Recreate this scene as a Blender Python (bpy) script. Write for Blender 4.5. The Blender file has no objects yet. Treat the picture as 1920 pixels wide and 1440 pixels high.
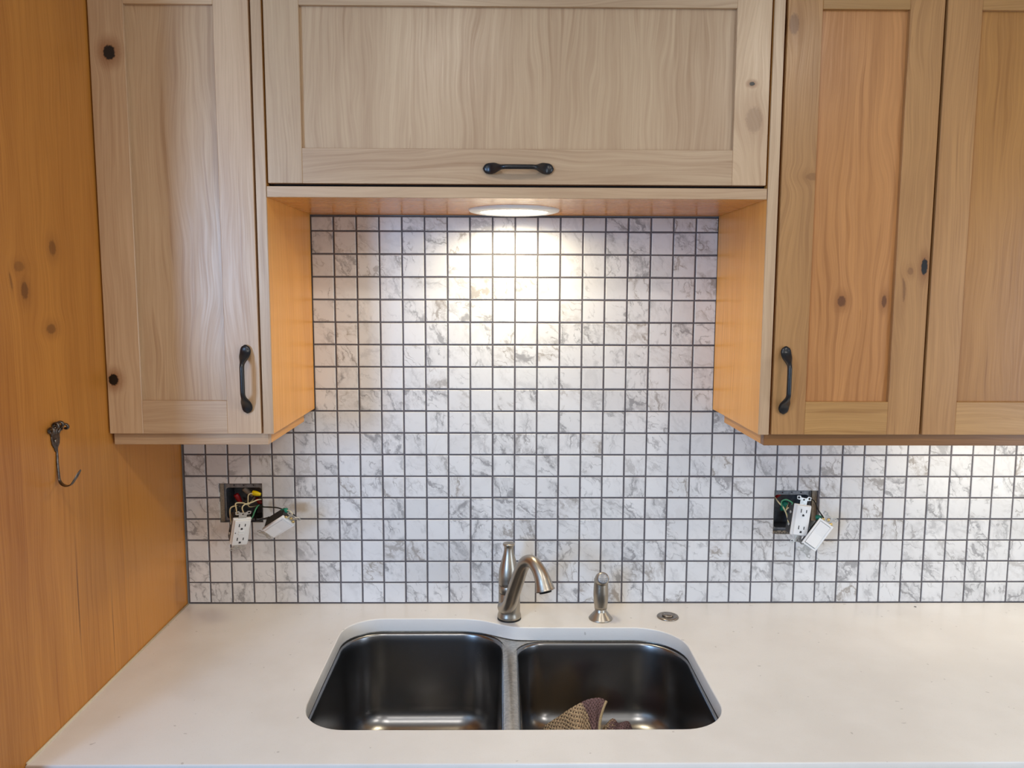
import bpy, bmesh, math, random
from mathutils import Vector, Matrix
random.seed(7)
C = bpy.context.scene.collection
Z0 = 0.914                       # worktop height; all authored z values are relative to the worktop
# ------------------------------------------------------------------ camera
CAM = Vector((0.73307, -1.82939, 0.7283)); YAW, PIT, ROL, FPX = 0.01235, 0.11317, 0.00349, 1510.0
def ray(u, v):
    U, V = u-960, v-720
    c, s = math.cos(ROL), math.sin(ROL)
    x, zz = (c*U+s*V)/FPX, -(-s*U+c*V)/FPX
    c, s = math.cos(PIT), math.sin(PIT)
    y, z = c+s*zz, -s+c*zz
    c, s = math.cos(YAW), math.sin(YAW)
    return Vector((c*x+s*y, -s*x+c*y, z))
def un(u, v, ax, val):           # photo pixel + the plane the thing touches -> point
    d = ray(u, v); k = 'xyz'.index(ax)
    return CAM + d*((val-CAM[k])/d[k])
f0 = ray(960, 720); rt = (ray(961, 720)-f0).normalized(); up = (ray(960, 719)-f0).normalized(); fw = f0.normalized()
cam = bpy.data.objects.new('camera', bpy.data.cameras.new('camera')); C.objects.link(cam)
M = Matrix((rt, up, -fw)).transposed().to_4x4(); M.translation = CAM+Vector((0, 0, Z0)); cam.matrix_world = M
cam.data.sensor_width = 36; cam.data.lens = FPX/1920*36; cam.data.clip_start = .02
bpy.context.scene.camera = cam
# ------------------------------------------------------------------ world, lights, exposure
sc = bpy.context.scene
sc.view_settings.view_transform = 'Standard'; sc.view_settings.look = 'None'
sc.view_settings.gamma = 1; sc.view_settings.use_curve_mapping = False
sc.view_settings.exposure = 0.15
w = bpy.data.worlds.new('sky'); sc.world = w; w.use_nodes = True
w.node_tree.nodes['Background'].inputs[0].default_value = (.55, .72, 1, 1)
w.node_tree.nodes['Background'].inputs[1].default_value = 1.6
def area(name, loc, size, power, col, rot=(0, 0, 0), shape='RECTANGLE', sy=None, spread=None):
    l = bpy.data.lights.new(name, 'AREA'); l.shape = shape; l.size = size
    if sy: l.size_y = sy
    l.energy = power; l.color = col
    if spread: l.spread = spread
    o = bpy.data.objects.new(name, l); C.objects.link(o)
    o.location = Vector(loc)+Vector((0, 0, Z0)); o.rotation_euler = rot
    return o
R = math.radians
WINX, WINZ, WINW, WINH = -1.10, .82, .58, .85
area('window_daylight', (WINX, -3.36, WINZ), WINW, 52, (.38, .62, 1), (R(90), 0, 0), sy=WINH)
area('added_fill_daylight', (2.98, -1.9, .5), 1.0, 14, (.76, .88, 1), (R(90), 0, R(90)), sy=1.1)  # added fill light from the right, no window known there
CEIL = [(.55, -1.55), (1.65, -1.60), (.25, -2.9), (1.75, -2.9)]
for x, y in CEIL:
    area('ceiling_lamp_light', (x, y, 1.515), .15, 5.6, (1, .95, .88), shape='DISK')
PUCK = Vector((.757, -.128, .8985))
area('niche_lamp_light', (PUCK.x, PUCK.y, .888), .128, 1.6, (1, .87, .58), shape='DISK', spread=R(168))
area('undercabinet_lamp_light', (2.0, -.15, .4495), .72, 1.25, (1, .94, .78), sy=.02)
# ------------------------------------------------------------------ mesh helpers
class MB:
    def __init__(s): s.bm = bmesh.new(); s.sm = set()
    def add(s, verts, faces, M=None, smooth=False):
        vs = [s.bm.verts.new(M @ Vector(v) if M else Vector(v)) for v in verts]
        for f in faces:
            try:
                fc = s.bm.faces.new([vs[i] for i in f]); fc.smooth = smooth
            except ValueError: pass
        return s
    def box(s, a, b, bev=0, M=None, seg=1):
        t = bmesh.new(); bmesh.ops.create_cube(t, size=1)
        a, b = Vector(a), Vector(b)
        for v in t.verts: v.co = Vector(((a[i]+b[i])/2+v.co[i]*(b[i]-a[i]) for i in range(3)))
        if bev: bmesh.ops.bevel(t, geom=list(t.edges), offset=bev, segments=seg, affect='EDGES', profile=.6)
        t.verts.index_update()
        s.add([v.co.copy() for v in t.verts], [[v.index for v in f.verts] for f in t.faces], M, bev > 0 and seg > 1)
        t.free(); return s
    def rings(s, rings, M=None, caps=(True, True), smooth=True):
        n = len(rings[0]); V = [p for r in rings for p in r]; F = []
        for i in range(len(rings)-1):
            for j in range(n):
                k = (j+1) % n
                F.append((i*n+j, i*n+k, (i+1)*n+k, (i+1)*n+j))
        if caps[0]: F.append(tuple(reversed(range(n))))
        if caps[1]: F.append(tuple((len(rings)-1)*n+j for j in range(n)))
        return s.add(V, F, M, smooth)
    def lathe(s, prof, M=None, n=40, caps=(True, True)):
        return s.rings([[(r*math.cos(2*math.pi*j/n), r*math.sin(2*math.pi*j/n), z) for j in range(n)] for r, z in prof], M, caps)
    def sweep(s, pts, rad, n=14, ref=None, M=None):
        pts = [Vector(p) for p in pts]; rings = []; u = None
        for i, p in enumerate(pts):
            t = (pts[min(i+1, len(pts)-1)]-pts[max(i-1, 0)]).normalized()
            if ref is not None: u = Vector(ref)
            elif u is None: u = Vector((0, 0, 1)) if abs(t.z) < .9 else Vector((1, 0, 0))
            u = (u-t*u.dot(t)).normalized(); b = t.cross(u)
            r = rad[i] if isinstance(rad, list) else rad
            ra, rb = r if isinstance(r, (list, tuple)) else (r, r)
            rings.append([p+u*(ra*math.cos(2*math.pi*j/n))+b*(rb*math.sin(2*math.pi*j/n)) for j in range(n)])
        return s.rings(rings, M)
    def build(s, name, mat, parent=None, origin=None, mesh_only=False):
        bmesh.ops.recalc_face_normals(s.bm, faces=list(s.bm.faces))
        o3 = Vector(origin) if origin is not None else (Vector(parent['_o']) if parent else Vector((0, 0, 0)))
        for v in s.bm.verts: v.co -= o3
        me = bpy.data.meshes.new(name); s.bm.to_mesh(me); s.bm.free()
        me.materials.append(mat)
        if mesh_only: return me
        o = bpy.data.objects.new(name, me); C.objects.link(o); o['_o'] = list(o3)
        if parent: o.parent = parent; o.location = o3-Vector(parent['_o'])
        else: o.location = o3+Vector((0, 0, Z0))
        return o
def tag(o, label, cat, group=None):
    o['label'] = label; o['category'] = cat
    if group: o['group'] = group
    return o
def empty(name, loc, label, cat, group=None):
    o = bpy.data.objects.new(name, None); C.objects.link(o); o.empty_display_size = .05
    o.location = Vector(loc)+Vector((0, 0, Z0)); o['_o'] = list(loc); return tag(o, label, cat, group)
def struct(o): o['kind'] = 'structure'; return o
def slab(name, mat, loops, thick, M, bevel=0, parent=None, origin=(0, 0, 0), bres=2):
    # filled flat outline with holes, extruded: loops lie in local XY, thickness centred on local z=0
    cu = bpy.data.curves.new(name, 'CURVE'); cu.dimensions = '2D'; cu.fill_mode = 'BOTH'
    for L in loops:
        sp = cu.splines.new('POLY'); sp.points.add(len(L)-1); sp.use_cyclic_u = True
        for p, q in zip(sp.points, L): p.co = (q[0], q[1], 0, 1)
    cu.extrude = thick/2-bevel; cu.bevel_depth = bevel; cu.bevel_resolution = bres; cu.offset = -bevel
    t = bpy.data.objects.new(name, cu); C.objects.link(t)
    dg = bpy.context.evaluated_depsgraph_get(); me = bpy.data.meshes.new_from_object(t.evaluated_get(dg))
    bpy.data.objects.remove(t); bpy.data.curves.remove(cu)
    b = MB(); b.bm.from_mesh(me); bpy.data.meshes.remove(me)
    bmesh.ops.remove_doubles(b.bm, verts=list(b.bm.verts), dist=1e-5)
    bmesh.ops.transform(b.bm, matrix=M, verts=list(b.bm.verts))
    return b.build(name, mat, parent, None if parent else origin)
XZ = Matrix(((1, 0, 0, 0), (0, 0, -1, 0), (0, 1, 0, 0), (0, 0, 0, 1)))      # outline (x,z) -> wall plane, local z -> -y
def arc(cx, cy, r, a0, a1, n=10, ry=None):
    ry = ry or r
    return [(cx+r*math.cos(R(a0+(a1-a0)*i/n)), cy+ry*math.sin(R(a0+(a1-a0)*i/n))) for i in range(n+1)]
def spline(pts, n=8):            # Catmull-Rom
    P = [Vector(p) for p in pts]; out = []
    for i in range(len(P)-1):
        a, b, c, d = P[max(i-1, 0)], P[i], P[i+1], P[min(i+2, len(P)-1)]
        for k in range(n):
            t = k/n
            out.append(.5*((2*b)+(c-a)*t+(2*a-5*b+4*c-d)*t*t+(3*b-a-3*c+d)*t**3))
    return out+[P[-1]]
def lerp_list(vals, n=8):
    out = []
    for i in range(len(vals)-1):
        for k in range(n):
            a, b, t = vals[i], vals[i+1], k/n
            out.append(tuple(x+(y-x)*t for x, y in zip(a, b)) if isinstance(a, tuple) else a+(b-a)*t)
    return out+[vals[-1]]
# ------------------------------------------------------------------ material helpers
def lin(r, g, b): return tuple(((x/255)/12.92 if x/255 < .04045 else ((x/255+.055)/1.055)**2.4) for x in (r, g, b))+(1,)
class NT:
    def __init__(s, name):
        m = bpy.data.materials.new(name); m.use_nodes = True; s.m = m; s.t = m.node_tree
        s.b = s.t.nodes['Principled BSDF']
    def n(s, typ, **k):
        o = s.t.nodes.new(typ)
        for a, v in k.items(): setattr(o, a, v)
        return o
    def put(s, inp, v):
        if hasattr(v, 'is_linked') or hasattr(v, 'links'): s.t.links.new(v, inp)
        else: inp.default_value = v
    def m_(s, op, a, b=0, c=None):
        o = s.n('ShaderNodeMath', operation=op); s.put(o.inputs[0], a); s.put(o.inputs[1], b)
        if c is not None: s.put(o.inputs[2], c)
        return o.outputs[0]
    def mix(s, f, a, b, mode='MIX'):
        o = s.n('ShaderNodeMix', data_type='RGBA', blend_type=mode)
        s.put(o.inputs[0], f); s.put(o.inputs[6], a); s.put(o.inputs[7], b); return o.outputs[2]
    def rng(s, v, a, b, c=0., d=1., smooth=True):
        o = s.n('ShaderNodeMapRange', interpolation_type='SMOOTHSTEP' if smooth else 'LINEAR')
        for i, x in enumerate((v, a, b, c, d)): s.put(o.inputs[i], x)
        return o.outputs[0]
    def vec(s, x, y, z):
        o = s.n('ShaderNodeCombineXYZ')
        for i, v in enumerate((x, y, z)): s.put(o.inputs[i], v)
        return o.outputs[0]
    def noise(s, v, scale, det=3, rough=.55, dist=0):
        o = s.n('ShaderNodeTexNoise'); s.put(o.inputs['Vector'], v); o.inputs['Scale'].default_value = scale
        o.inputs['Detail'].default_value = det; o.inputs['Roughness'].default_value = rough; o.inputs['Distortion'].default_value = dist
        return o.outputs['Fac']
    def set(s, **k):
        for a, v in k.items(): s.put(s.b.inputs[a.replace('_', ' ')], v)
        return s.m
def plain(name, col, rough=.5, metal=0, noise=0, scale=40, bump=0, **k):
    t = NT(name); c = col
    if noise or bump:
        p = t.n('ShaderNodeNewGeometry').outputs['Position']; nz = t.noise(p, scale, 4)
        if noise: c = t.mix(t.rng(nz, .3, .7), tuple(x*(1-noise) for x in col[:3])+(1,), col)
        if bump:
            bn = t.n('ShaderNodeBump'); bn.inputs['Strength'].default_value = bump; bn.inputs['Distance'].default_value = .001
            t.put(bn.inputs['Height'], nz); t.put(t.b.inputs['Normal'], bn.outputs[0])
    return t.set(Base_Color=c, Roughness=rough, Metallic=metal, **k)
def emit(name, col, st):
    t = NT(name); return t.set(Base_Color=(0, 0, 0, 1), Emission_Color=col, Emission_Strength=st)
def wood(name, light, dark, axis='Z', knots=(), rough=.34, var=.10, fig=1.0, planks=0):
    """alder: long streaks along the axis, broad figure, flecks; knots = (x, y, z, half width, half height, darkness)"""
    t = NT(name)
    ps = t.n('ShaderNodeSeparateXYZ'); t.put(ps.inputs[0], t.n('ShaderNodeNewGeometry').outputs['Position'])
    X, Y, Z = ps.outputs; rnd = t.n('ShaderNodeObjectInfo').outputs['Random']
    al, ac = {'Z': (Z, t.m_('ADD', X, Y)), 'X': (X, t.m_('ADD', Z, Y)), 'Y': (Y, t.m_('ADD', Z, X))}[axis]
    kmask = khalo = kcore = None
    for (kx, ky, kz, rx, rz, st) in knots:
        ka, kc = (kz+Z0, kx+ky) if axis == 'Z' else (kx, kz+Z0+ky)
        da, dc = t.m_('SUBTRACT', al, ka), t.m_('SUBTRACT', ac, kc)
        q = t.m_('ADD', t.m_('POWER', t.m_('ABSOLUTE', t.m_('DIVIDE', dc, rx)), 2), t.m_('POWER', t.m_('ABSOLUTE', t.m_('DIVIDE', da, rz)), 2))
        g = t.m_('POWER', 2.718, t.m_('MULTIPLY', q, -.10))
        jit = t.m_('MULTIPLY', t.m_('SUBTRACT', t.noise(t.vec(X, Y, Z), 260, 2), .5), .6)
        d = t.m_('ADD', t.m_('SQRT', q), jit)
        km = t.m_('MULTIPLY', t.rng(d, 1.35, .85), st); kh = t.m_('MULTIPLY', t.rng(d, 3.6, .8), .65*st)
        if st > .8:
            kc_ = t.rng(d, 1.25, .95); kcore = kc_ if kcore is None else t.m_('MAXIMUM', kcore, kc_)
        kmask = km if kmask is None else t.m_('MAXIMUM', kmask, km)
        khalo = kh if khalo is None else t.m_('MAXIMUM', khalo, kh)
        ac = t.m_('SUBTRACT', ac, t.m_('MULTIPLY', t.m_('MULTIPLY', dc, g), .75))
    off = t.m_('MULTIPLY', rnd, 31.7)
    al2, ac2 = t.m_('ADD', al, off), t.m_('ADD', ac, t.m_('MULTIPLY', off, .37))
    warp = t.m_('SUBTRACT', t.noise(t.vec(ac2, t.m_('MULTIPLY', al2, .28), off), 9, 2), .5)
    acw = t.m_('ADD', ac2, t.m_('MULTIPLY', warp, .045*fig))
    rings = t.m_('SINE', t.m_('MULTIPLY', acw, 380))
    rings = t.m_('MULTIPLY', t.rng(rings, .1, 1), t.rng(t.noise(t.vec(ac2, t.m_('MULTIPLY', al2, .15), off), 14, 2), .42, .68))
    streak = t.noise(t.vec(acw, t.m_('MULTIPLY', al2, .018), off), 330, 4, .62)
    broad = t.noise(t.vec(acw, t.m_('MULTIPLY', al2, .10), off), 17, 3)
    fl = t.noise(t.vec(acw, t.m_('MULTIPLY', al2, .04), t.m_('ADD', off, 9)), 210, 1)
    fleck = t.m_('MULTIPLY', t.rng(fl, .70, .78), .55)
    fac = t.m_('ADD', t.m_('MULTIPLY', t.rng(streak, .30, .72), .34), t.m_('MULTIPLY', t.rng(broad, .32, .70), .34))
    fac = t.m_('ADD', fac, t.m_('MULTIPLY', rings, .16*fig))
    mineral = t.noise(t.vec(acw, t.m_('MULTIPLY', al2, .035), t.m_('ADD', off, 4)), 70, 2)
    fac = t.m_('ADD', fac, t.m_('MULTIPLY', t.rng(mineral, .64, .72), .30))
    fac = t.m_('MAXIMUM', fac, fleck)
    if planks:
        vor = t.n('ShaderNodeTexVoronoi', feature='F1', voronoi_dimensions='1D'); t.put(vor.inputs['W'], ac); vor.inputs['Scale'].default_value = planks
        sp = t.n('ShaderNodeSeparateColor'); t.put(sp.inputs[0], vor.outputs['Color'])
        fac = t.m_('ADD', fac, t.m_('MULTIPLY', t.m_('SUBTRACT', sp.outputs[0], .5), .75))
    col = t.mix(t.rng(fac, 0, 1.05, smooth=False), light, dark)
    hv = t.n('ShaderNodeHueSaturation'); t.put(hv.inputs['Color'], col)
    t.put(hv.inputs['Value'], t.rng(rnd, 0, 1, 1-var, 1+var, False)); t.put(hv.inputs['Hue'], t.rng(t.m_('FRACT', t.m_('MULTIPLY', rnd, 7.3)), 0, 1, .4985, .5012, False))
    col = hv.outputs[0]
    if kmask is not None:
        col = t.mix(khalo, col, lin(128, 74, 30)); col = t.mix(kmask, col, lin(78, 38, 14))
        if kcore is not None: col = t.mix(kcore, col, lin(16, 10, 7))
    bn = t.n('ShaderNodeBump'); bn.inputs['Strength'].default_value = .12; bn.inputs['Distance'].default_value = .0006
    t.put(bn.inputs['Height'], streak); t.put(t.b.inputs['Normal'], bn.outputs[0])
    return t.set(Base_Color=col, Roughness=t.rng(streak, .3, .7, rough-.04, rough+.06), Coat_Weight=.10, Coat_Roughness=.24, Specular_IOR_Level=.40)
# ------------------------------------------------------------------ materials
HL, HD = lin(238, 172, 84), lin(200, 130, 54)                 # honey finish for boxes, lightened: niche lamp glow put into the colour
DL, DD = lin(202, 170, 134), lin(160, 122, 88)              # door fronts
GL, GD = lin(190, 140, 86), lin(136, 89, 46)
wood_panel = wood('end_panel_alder', lin(200, 134, 58), lin(160, 96, 34), knots=[(0, -.5737, .7285, .008, .012, .62), (0, -.489, .798, .009, .011, .5),
    (0, -.5067, .6665, .012, .007, .5), (0, -.583, .765, .010, .007, .35), (0, -.60, .742, .003, .012, .4), (0, un(149, 1130, 'x', 0).y, un(149, 1130, 'x', 0).z, .0011, .055, .6), (0, un(214, 1175, 'x', 0).y, un(214, 1175, 'x', 0).z, .0008, .05, .5)], rough=.36, planks=11)
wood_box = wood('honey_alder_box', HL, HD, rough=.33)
wood_box_x = wood('honey_alder_shelf', HL, HD, 'X', rough=.24)
wood_box_y = wood('honey_alder_rail_return', HL, HD, 'Y')
wood_edge = wood('alder_edge', DL, DD, var=.05)
wood_edge_x = wood('alder_edge_horizontal', DL, DD, 'X', var=.05)
wood_v = wood('alder_upright', DL, DD)
wood_vp = wood('alder_door_panel', DL, DD, fig=1.6, var=.05)
wood_h = wood('alder_crosspiece', DL, DD, 'X', fig=1.5)
wood_lk = wood('alder_knotty_upright_a', DL, DD, knots=[(.0351, -.335, 1.1492, .0090, .0110, 1), (.0122, -.335, .5649, .0078, .0092, 1)])
wood_ck = wood('alder_knotty_upright_b', DL, DD, knots=[(1.1821, -.335, 1.1027, .0042, .003, 1), (1.188, -.335, 1.04, .013, .02, .25)], fig=2.2)
wood_rk1 = wood('alder_knotty_upright_c', GL, GD, knots=[(1.2538, -.335, 1.2061, .008, .016, .5), (1.30, -.335, .94, .012, .006, .3)], fig=2)
wood_rk2 = wood('alder_knotty_upright_d', GL, GD, knots=[(1.5139, -.335, .7783, .005, .013, .9), (1.49, -.335, .77, .006, .006, .35), (1.479, -.335, .735, .0025, .02, .4)], fig=2)
wood_rkp = wood('alder_knotty_door_panel', lin(190, 132, 76), lin(140, 86, 38), knots=[(1.3725, -.332, .7141, .0068, .009, .7), (1.4521, -.332, .7144, .004, .010, .7)], fig=1.6)
wood_rp = wood('alder_plain_door_panel', lin(194, 137, 72), lin(150, 96, 42), fig=1.6)
wood_rv = wood('alder_right_upright', GL, GD)
wood_rh = wood('alder_right_crosspiece', lin(186, 140, 84), lin(140, 94, 48), 'X')
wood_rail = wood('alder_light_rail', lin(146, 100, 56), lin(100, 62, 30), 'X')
black_iron = plain('oil_rubbed_black', (.012, .012, .014, 1), .30, 0.2, Specular_IOR_Level=.6)
gap_dark = plain('gap_shade_black', (.006, .004, .003, 1), .9)  # near-black: shade inside the cabinets put into the colour; toe kick too
nickel = plain('brushed_nickel', (.42, .375, .315, 1), .34, 1)
nickel_dark = plain('worn_nickel', (.36, .31, .26, 1), .32, 1, noise=.35, scale=300)
rubber = plain('black_rubber', (.01, .01, .01, 1), .5)
white_pl = plain('white_plastic', (.80, .80, .79, 1), .28)
white_trim = plain('white_painted_metal', (.82, .81, .79, 1), .4)
black_pl = plain('black_plastic', (.012, .012, .013, 1), .4)
zinc = plain('zinc_plated_steel', (.55, .55, .54, 1), .35, .85, noise=.25, scale=220)
brass = plain('brass_screw', (.62, .46, .20, 1), .3, 1)
galv = plain('grey_steel_box', (.16, .17, .19, 1), .5, .6, noise=.4, scale=90)
galv_l = plain('grey_steel_ring', (.26, .27, .29, 1), .45, .6, noise=.35, scale=120)
gypsum = plain('cut_gypsum_edge', lin(150, 136, 118), .9, noise=.3, scale=300, bump=.6)
wire_cream = plain('cream_wire', lin(214, 200, 160), .45)
wire_black = plain('black_wire', (.01, .01, .01, 1), .4)
wire_green = plain('green_wire', lin(70, 150, 110), .45)
nut_y = plain('yellow_wire_nut', lin(235, 205, 10), .4)
nut_r = plain('red_wire_nut', lin(150, 14, 18), .45)
nut_g = plain('green_wire_nut', lin(20, 120, 95), .45)
nut_t = plain('tan_wire_nut', lin(150, 135, 120), .5)
lens_m = emit('lamp_diffuser', (1, .93, .80, 1), 5)
lens_u = emit('strip_diffuser', (1, .92, .75, 1), 4)
lens_c = emit('ceiling_diffuser', (1, .86, .66, 1), 12)
paint = plain('wall_paint', lin(206, 206, 204), .8, noise=.05, scale=6)
ceil_m = plain('ceiling_paint', lin(232, 228, 220), .9, noise=.03, scale=5)
floor_m = wood('floor_oak', lin(150, 132, 112), lin(104, 88, 72), 'X', planks=8)
caulk = plain('caulk', lin(206, 190, 160), .6)
grout_m = plain('grey_grout', lin(104, 100, 104), .9, noise=.25, scale=400, bump=.4)
fork_m = plain('dark_fork_steel', (.20, .17, .15, 1), .28, 1, noise=.5, scale=180)
# counter: white quartz
t = NT('white_quartz'); P = t.n('ShaderNodeNewGeometry').outputs['Position']
c = t.mix(t.rng(t.noise(P, 5, 4), .35, .7), lin(228, 224, 219), lin(220, 215, 209))
c = t.mix(t.rng(t.noise(P, 900, 2), .2, .36), lin(196, 188, 178), c)
sv = t.n('ShaderNodeSeparateXYZ'); t.put(sv.inputs[0], P)
spk = t.rng(t.noise(P, 75, 1), .775, .79)                     # a few tiny specks in the stone
c = t.mix(t.m_('MULTIPLY', spk, .35), c, lin(120, 110, 100))
quartz = t.set(Base_Color=c, Roughness=.30, Specular_IOR_Level=.45)
# sink steel: brushed
t = NT('brushed_sink_steel'); P = t.n('ShaderNodeNewGeometry').outputs['Position']
sv = t.n('ShaderNodeSeparateXYZ'); t.put(sv.inputs[0], P)
br = t.noise(t.vec(t.m_('MULTIPLY', sv.outputs[0], .05), t.m_('MULTIPLY', sv.outputs[1], .05), sv.outputs[2]), 900, 3)
steel = t.set(Base_Color=(.24, .24, .245, 1), Metallic=1, Roughness=.27)
steel_rim = plain('scuffed_sink_rim', (.62, .58, .52, 1), .30, 1, noise=.3, scale=160, bump=.5)
# marble-look tile: every tile is cut from another place of the stone
t = NT('marble_look_tile')
tc = t.n('ShaderNodeTexCoord').outputs['Object']
at = t.n('ShaderNodeAttribute', attribute_name='rnd').outputs['Fac']
rn = t.m_('FRACT', t.m_('ADD', t.n('ShaderNodeObjectInfo').outputs['Random'], at))
o1 = t.m_('MULTIPLY', rn, 57.0); o2 = t.m_('MULTIPLY', t.m_('FRACT', t.m_('MULTIPLY', rn, 91.7)), 23.0)
va = t.n('ShaderNodeVectorMath', operation='ADD'); t.put(va.inputs[0], tc); t.put(va.inputs[1], t.vec(o1, 0, o2))
rot = t.n('ShaderNodeVectorRotate', rotation_type='Y_AXIS'); t.put(rot.inputs['Vector'], va.outputs[0])
t.put(rot.inputs['Angle'], t.m_('MULTIPLY', t.m_('FRACT', t.m_('MULTIPLY', rn, 13.3)), 1.3))
pv = rot.outputs[0]
wv = t.n('ShaderNodeTexNoise'); t.put(wv.inputs['Vector'], pv); wv.inputs['Scale'].default_value = 40; wv.inputs['Detail'].default_value = 5; wv.inputs['Roughness'].default_value = .62
wa = t.n('ShaderNodeVectorMath', operation='MULTIPLY_ADD'); t.put(wa.inputs[0], wv.outputs['Color']); wa.inputs[1].default_value = (.030, .030, .030); t.put(wa.inputs[2], pv)
st2 = t.n('ShaderNodeVectorMath', operation='MULTIPLY'); t.put(st2.inputs[0], wa.outputs[0]); st2.inputs[1].default_value = (1.0, 1, .38)
def ridge(v, s, w_): return t.rng(t.m_('ABSOLUTE', t.m_('SUBTRACT', t.noise(v, s, 1, .5), .5)), w_, 0)
amt = t.rng(t.m_('FRACT', t.m_('MULTIPLY', rn, 37.1)), .05, .75)
patch = t.rng(t.noise(pv, 19, 2), .34, .54)
big = t.m_('MULTIPLY', ridge(st2.outputs[0], 15, .020), patch)
halo = t.m_('MULTIPLY', ridge(st2.outputs[0], 15, .16), patch)
fine = t.m_('MULTIPLY', ridge(st2.outputs[0], 52, .045), t.rng(t.noise(pv, 28, 2), .44, .60))
mot = t.rng(t.noise(st2.outputs[0], 120, 4, .68), .36, .66)
cloud = t.m_('MULTIPLY', t.m_('MULTIPLY', halo, mot), .85)
vein = t.m_('MAXIMUM', t.m_('MULTIPLY', big, .90), t.m_('MULTIPLY', fine, .75))
vein = t.m_('MINIMUM', t.m_('ADD', vein, t.m_('MULTIPLY', cloud, .85)), 1)
vein = t.m_('MULTIPLY', vein, t.m_('ADD', t.m_('MULTIPLY', amt, .64), .12))
tint = t.mix(t.rng(t.m_('FRACT', t.m_('MULTIPLY', rn, 5.9)), .55, 1), lin(128, 126, 128), lin(142, 130, 118))
c = t.mix(vein, lin(222, 221, 221), tint)
hv = t.n('ShaderNodeHueSaturation'); t.put(hv.inputs['Color'], c); t.put(hv.inputs['Value'], t.rng(t.m_('FRACT', t.m_('MULTIPLY', rn, 71.9)), 0, 1, .95, 1.03, False))
# thinset smears left on a few tiles beside the open boxes
g = t.n('ShaderNodeSeparateXYZ'); t.put(g.inputs[0], t.n('ShaderNodeNewGeometry').outputs['Position'])
smear = None
for (sx, sz, rx, rz, s_) in [(.262, .232, .030, .016, .8), (.195, .185, .016, .018, .75), (.200, .235, .010, .018, .5)]:
    d = t.m_('SQRT', t.m_('ADD', t.m_('POWER', t.m_('ABSOLUTE', t.m_('DIVIDE', t.m_('SUBTRACT', g.outputs[0], sx), rx)), 2), t.m_('POWER', t.m_('ABSOLUTE', t.m_('DIVIDE', t.m_('SUBTRACT', g.outputs[2], sz+Z0), rz)), 2)))
    d = t.m_('ADD', d, t.m_('MULTIPLY', t.m_('SUBTRACT', t.noise(t.vec(*g.outputs), 60, 3), .5), 1.2))
    k = t.m_('MULTIPLY', t.rng(d, 1.2, .3), s_); smear = k if smear is None else t.m_('MAXIMUM', smear, k)
c = t.mix(smear, hv.outputs[0], lin(176, 158, 134))
tile_m = t.set(Base_Color=c, Roughness=.33, Specular_IOR_Level=.5)
# ------------------------------------------------------------------ room shell
XL, XR, YF, YB, ZF, ZC = -2.2, 3.0, -3.4, .12, -Z0, 1.53
struct(MB().box((XL-.1, YF-.1, ZF-.1), (XR+.1, YB+.1, ZF)).build('floor', floor_m, origin=(.4, -1.6, ZF)))
struct(MB().box((XL-.1, YF-.1, ZC), (XR+.1, YB+.1, ZC+.1)).build('ceiling', ceil_m, origin=(.4, -1.6, ZC)))
struct(MB().box((XL-.1, YF, ZF), (XL, YB, ZC)).build('wall_left', paint, origin=(XL, -1.6, ZF)))
rect = lambda x0, x1, z0, z1: [(x0, z0), (x1, z0), (x1, z1), (x0, z1)]
OPL, OPR = (.0792, .1785, .1955, .2873), (1.3690, 1.4715, .1675, .2715)      # openings cut for the two electrical boxes
MX = Matrix(((0, 0, 1, XR+.05), (1, 0, 0, 0), (0, 1, 0, 0), (0, 0, 0, 1)))
struct(slab('wall_right', paint, [rect(YF, YB, ZF, ZC), rect(-2.4, -1.4, -.05, 1.05)], .1, MX, origin=(XR, -1.6, ZF)))  # opening made up for the added fill light
struct(slab('wall_front', paint, [rect(XL, XR, ZF, ZC), rect(WINX-WINW/2, WINX+WINW/2, WINZ-WINH/2, WINZ+WINH/2)], .1,
            Matrix.Translation((0, YF-.05, 0)) @ XZ, origin=(.4, YF, ZF)))
for nm, a, Mw in (('window_1', rect(WINX-WINW/2, WINX+WINW/2, WINZ-WINH/2, WINZ+WINH/2), Matrix.Translation((0, YF-.05, 0)) @ XZ), ('added_fill_window', rect(-2.4, -1.4, -.05, 1.05), MX)):  # the right-wall frame is invented, it dresses the added fill
    (x0, z0), (x1, z1) = a[0], a[2]; xm = (x0+x1)/2
    struct(slab(nm, white_trim, [a, rect(x0+.04, xm-.02, z0+.04, z1-.04), rect(xm+.02, x1-.04, z0+.04, z1-.04)], .05, Mw, origin=(0, 0, 0)))
wall = struct(slab('wall_back', paint, [rect(XL, XR, ZF, ZC), rect(*OPL), rect(*OPR)], .11, Matrix.Translation((0, .065, 0)) @ XZ, origin=(.4, .01, ZF)))
# grout bed behind the tiles
PT = .0508; GR = .0036; TOPN = .8975
out = [(-.001, 0), (2.35, 0), (2.35, .458), (1.2175, .458), (1.2175, TOPN), (.3047, TOPN), (.3047, .458), (-.001, .458)]
slab('grout', grout_m, [out, rect(*OPL), rect(*OPR)], .008, Matrix.Translation((0, .0056, 0)) @ XZ, parent=wall)
# gypsum edge strip seen in the cut-outs
slab('cut_wallboard_edge', gypsum, [rect(OPL[0], OPL[0]+.0095, OPL[2], OPL[3])], .012, Matrix.Translation((0, .012, 0)) @ XZ, parent=wall)
slab('cut_wallboard_edge', gypsum, [rect(OPR[1]-.011, OPR[1], OPR[2]+.03, OPR[3])], .012, Matrix.Translation((0, .014, 0)) @ XZ, parent=wall)
b = MB()
for i in range(9):
    x = OPR[0]+.003+i*.0065; b.box((x-.005, .004, OPR[2]-.001), (x+.005, .012, OPR[2]+.004+.004*random.random()), .001)
b.build('broken_tile_edge', gypsum, wall)
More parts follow.
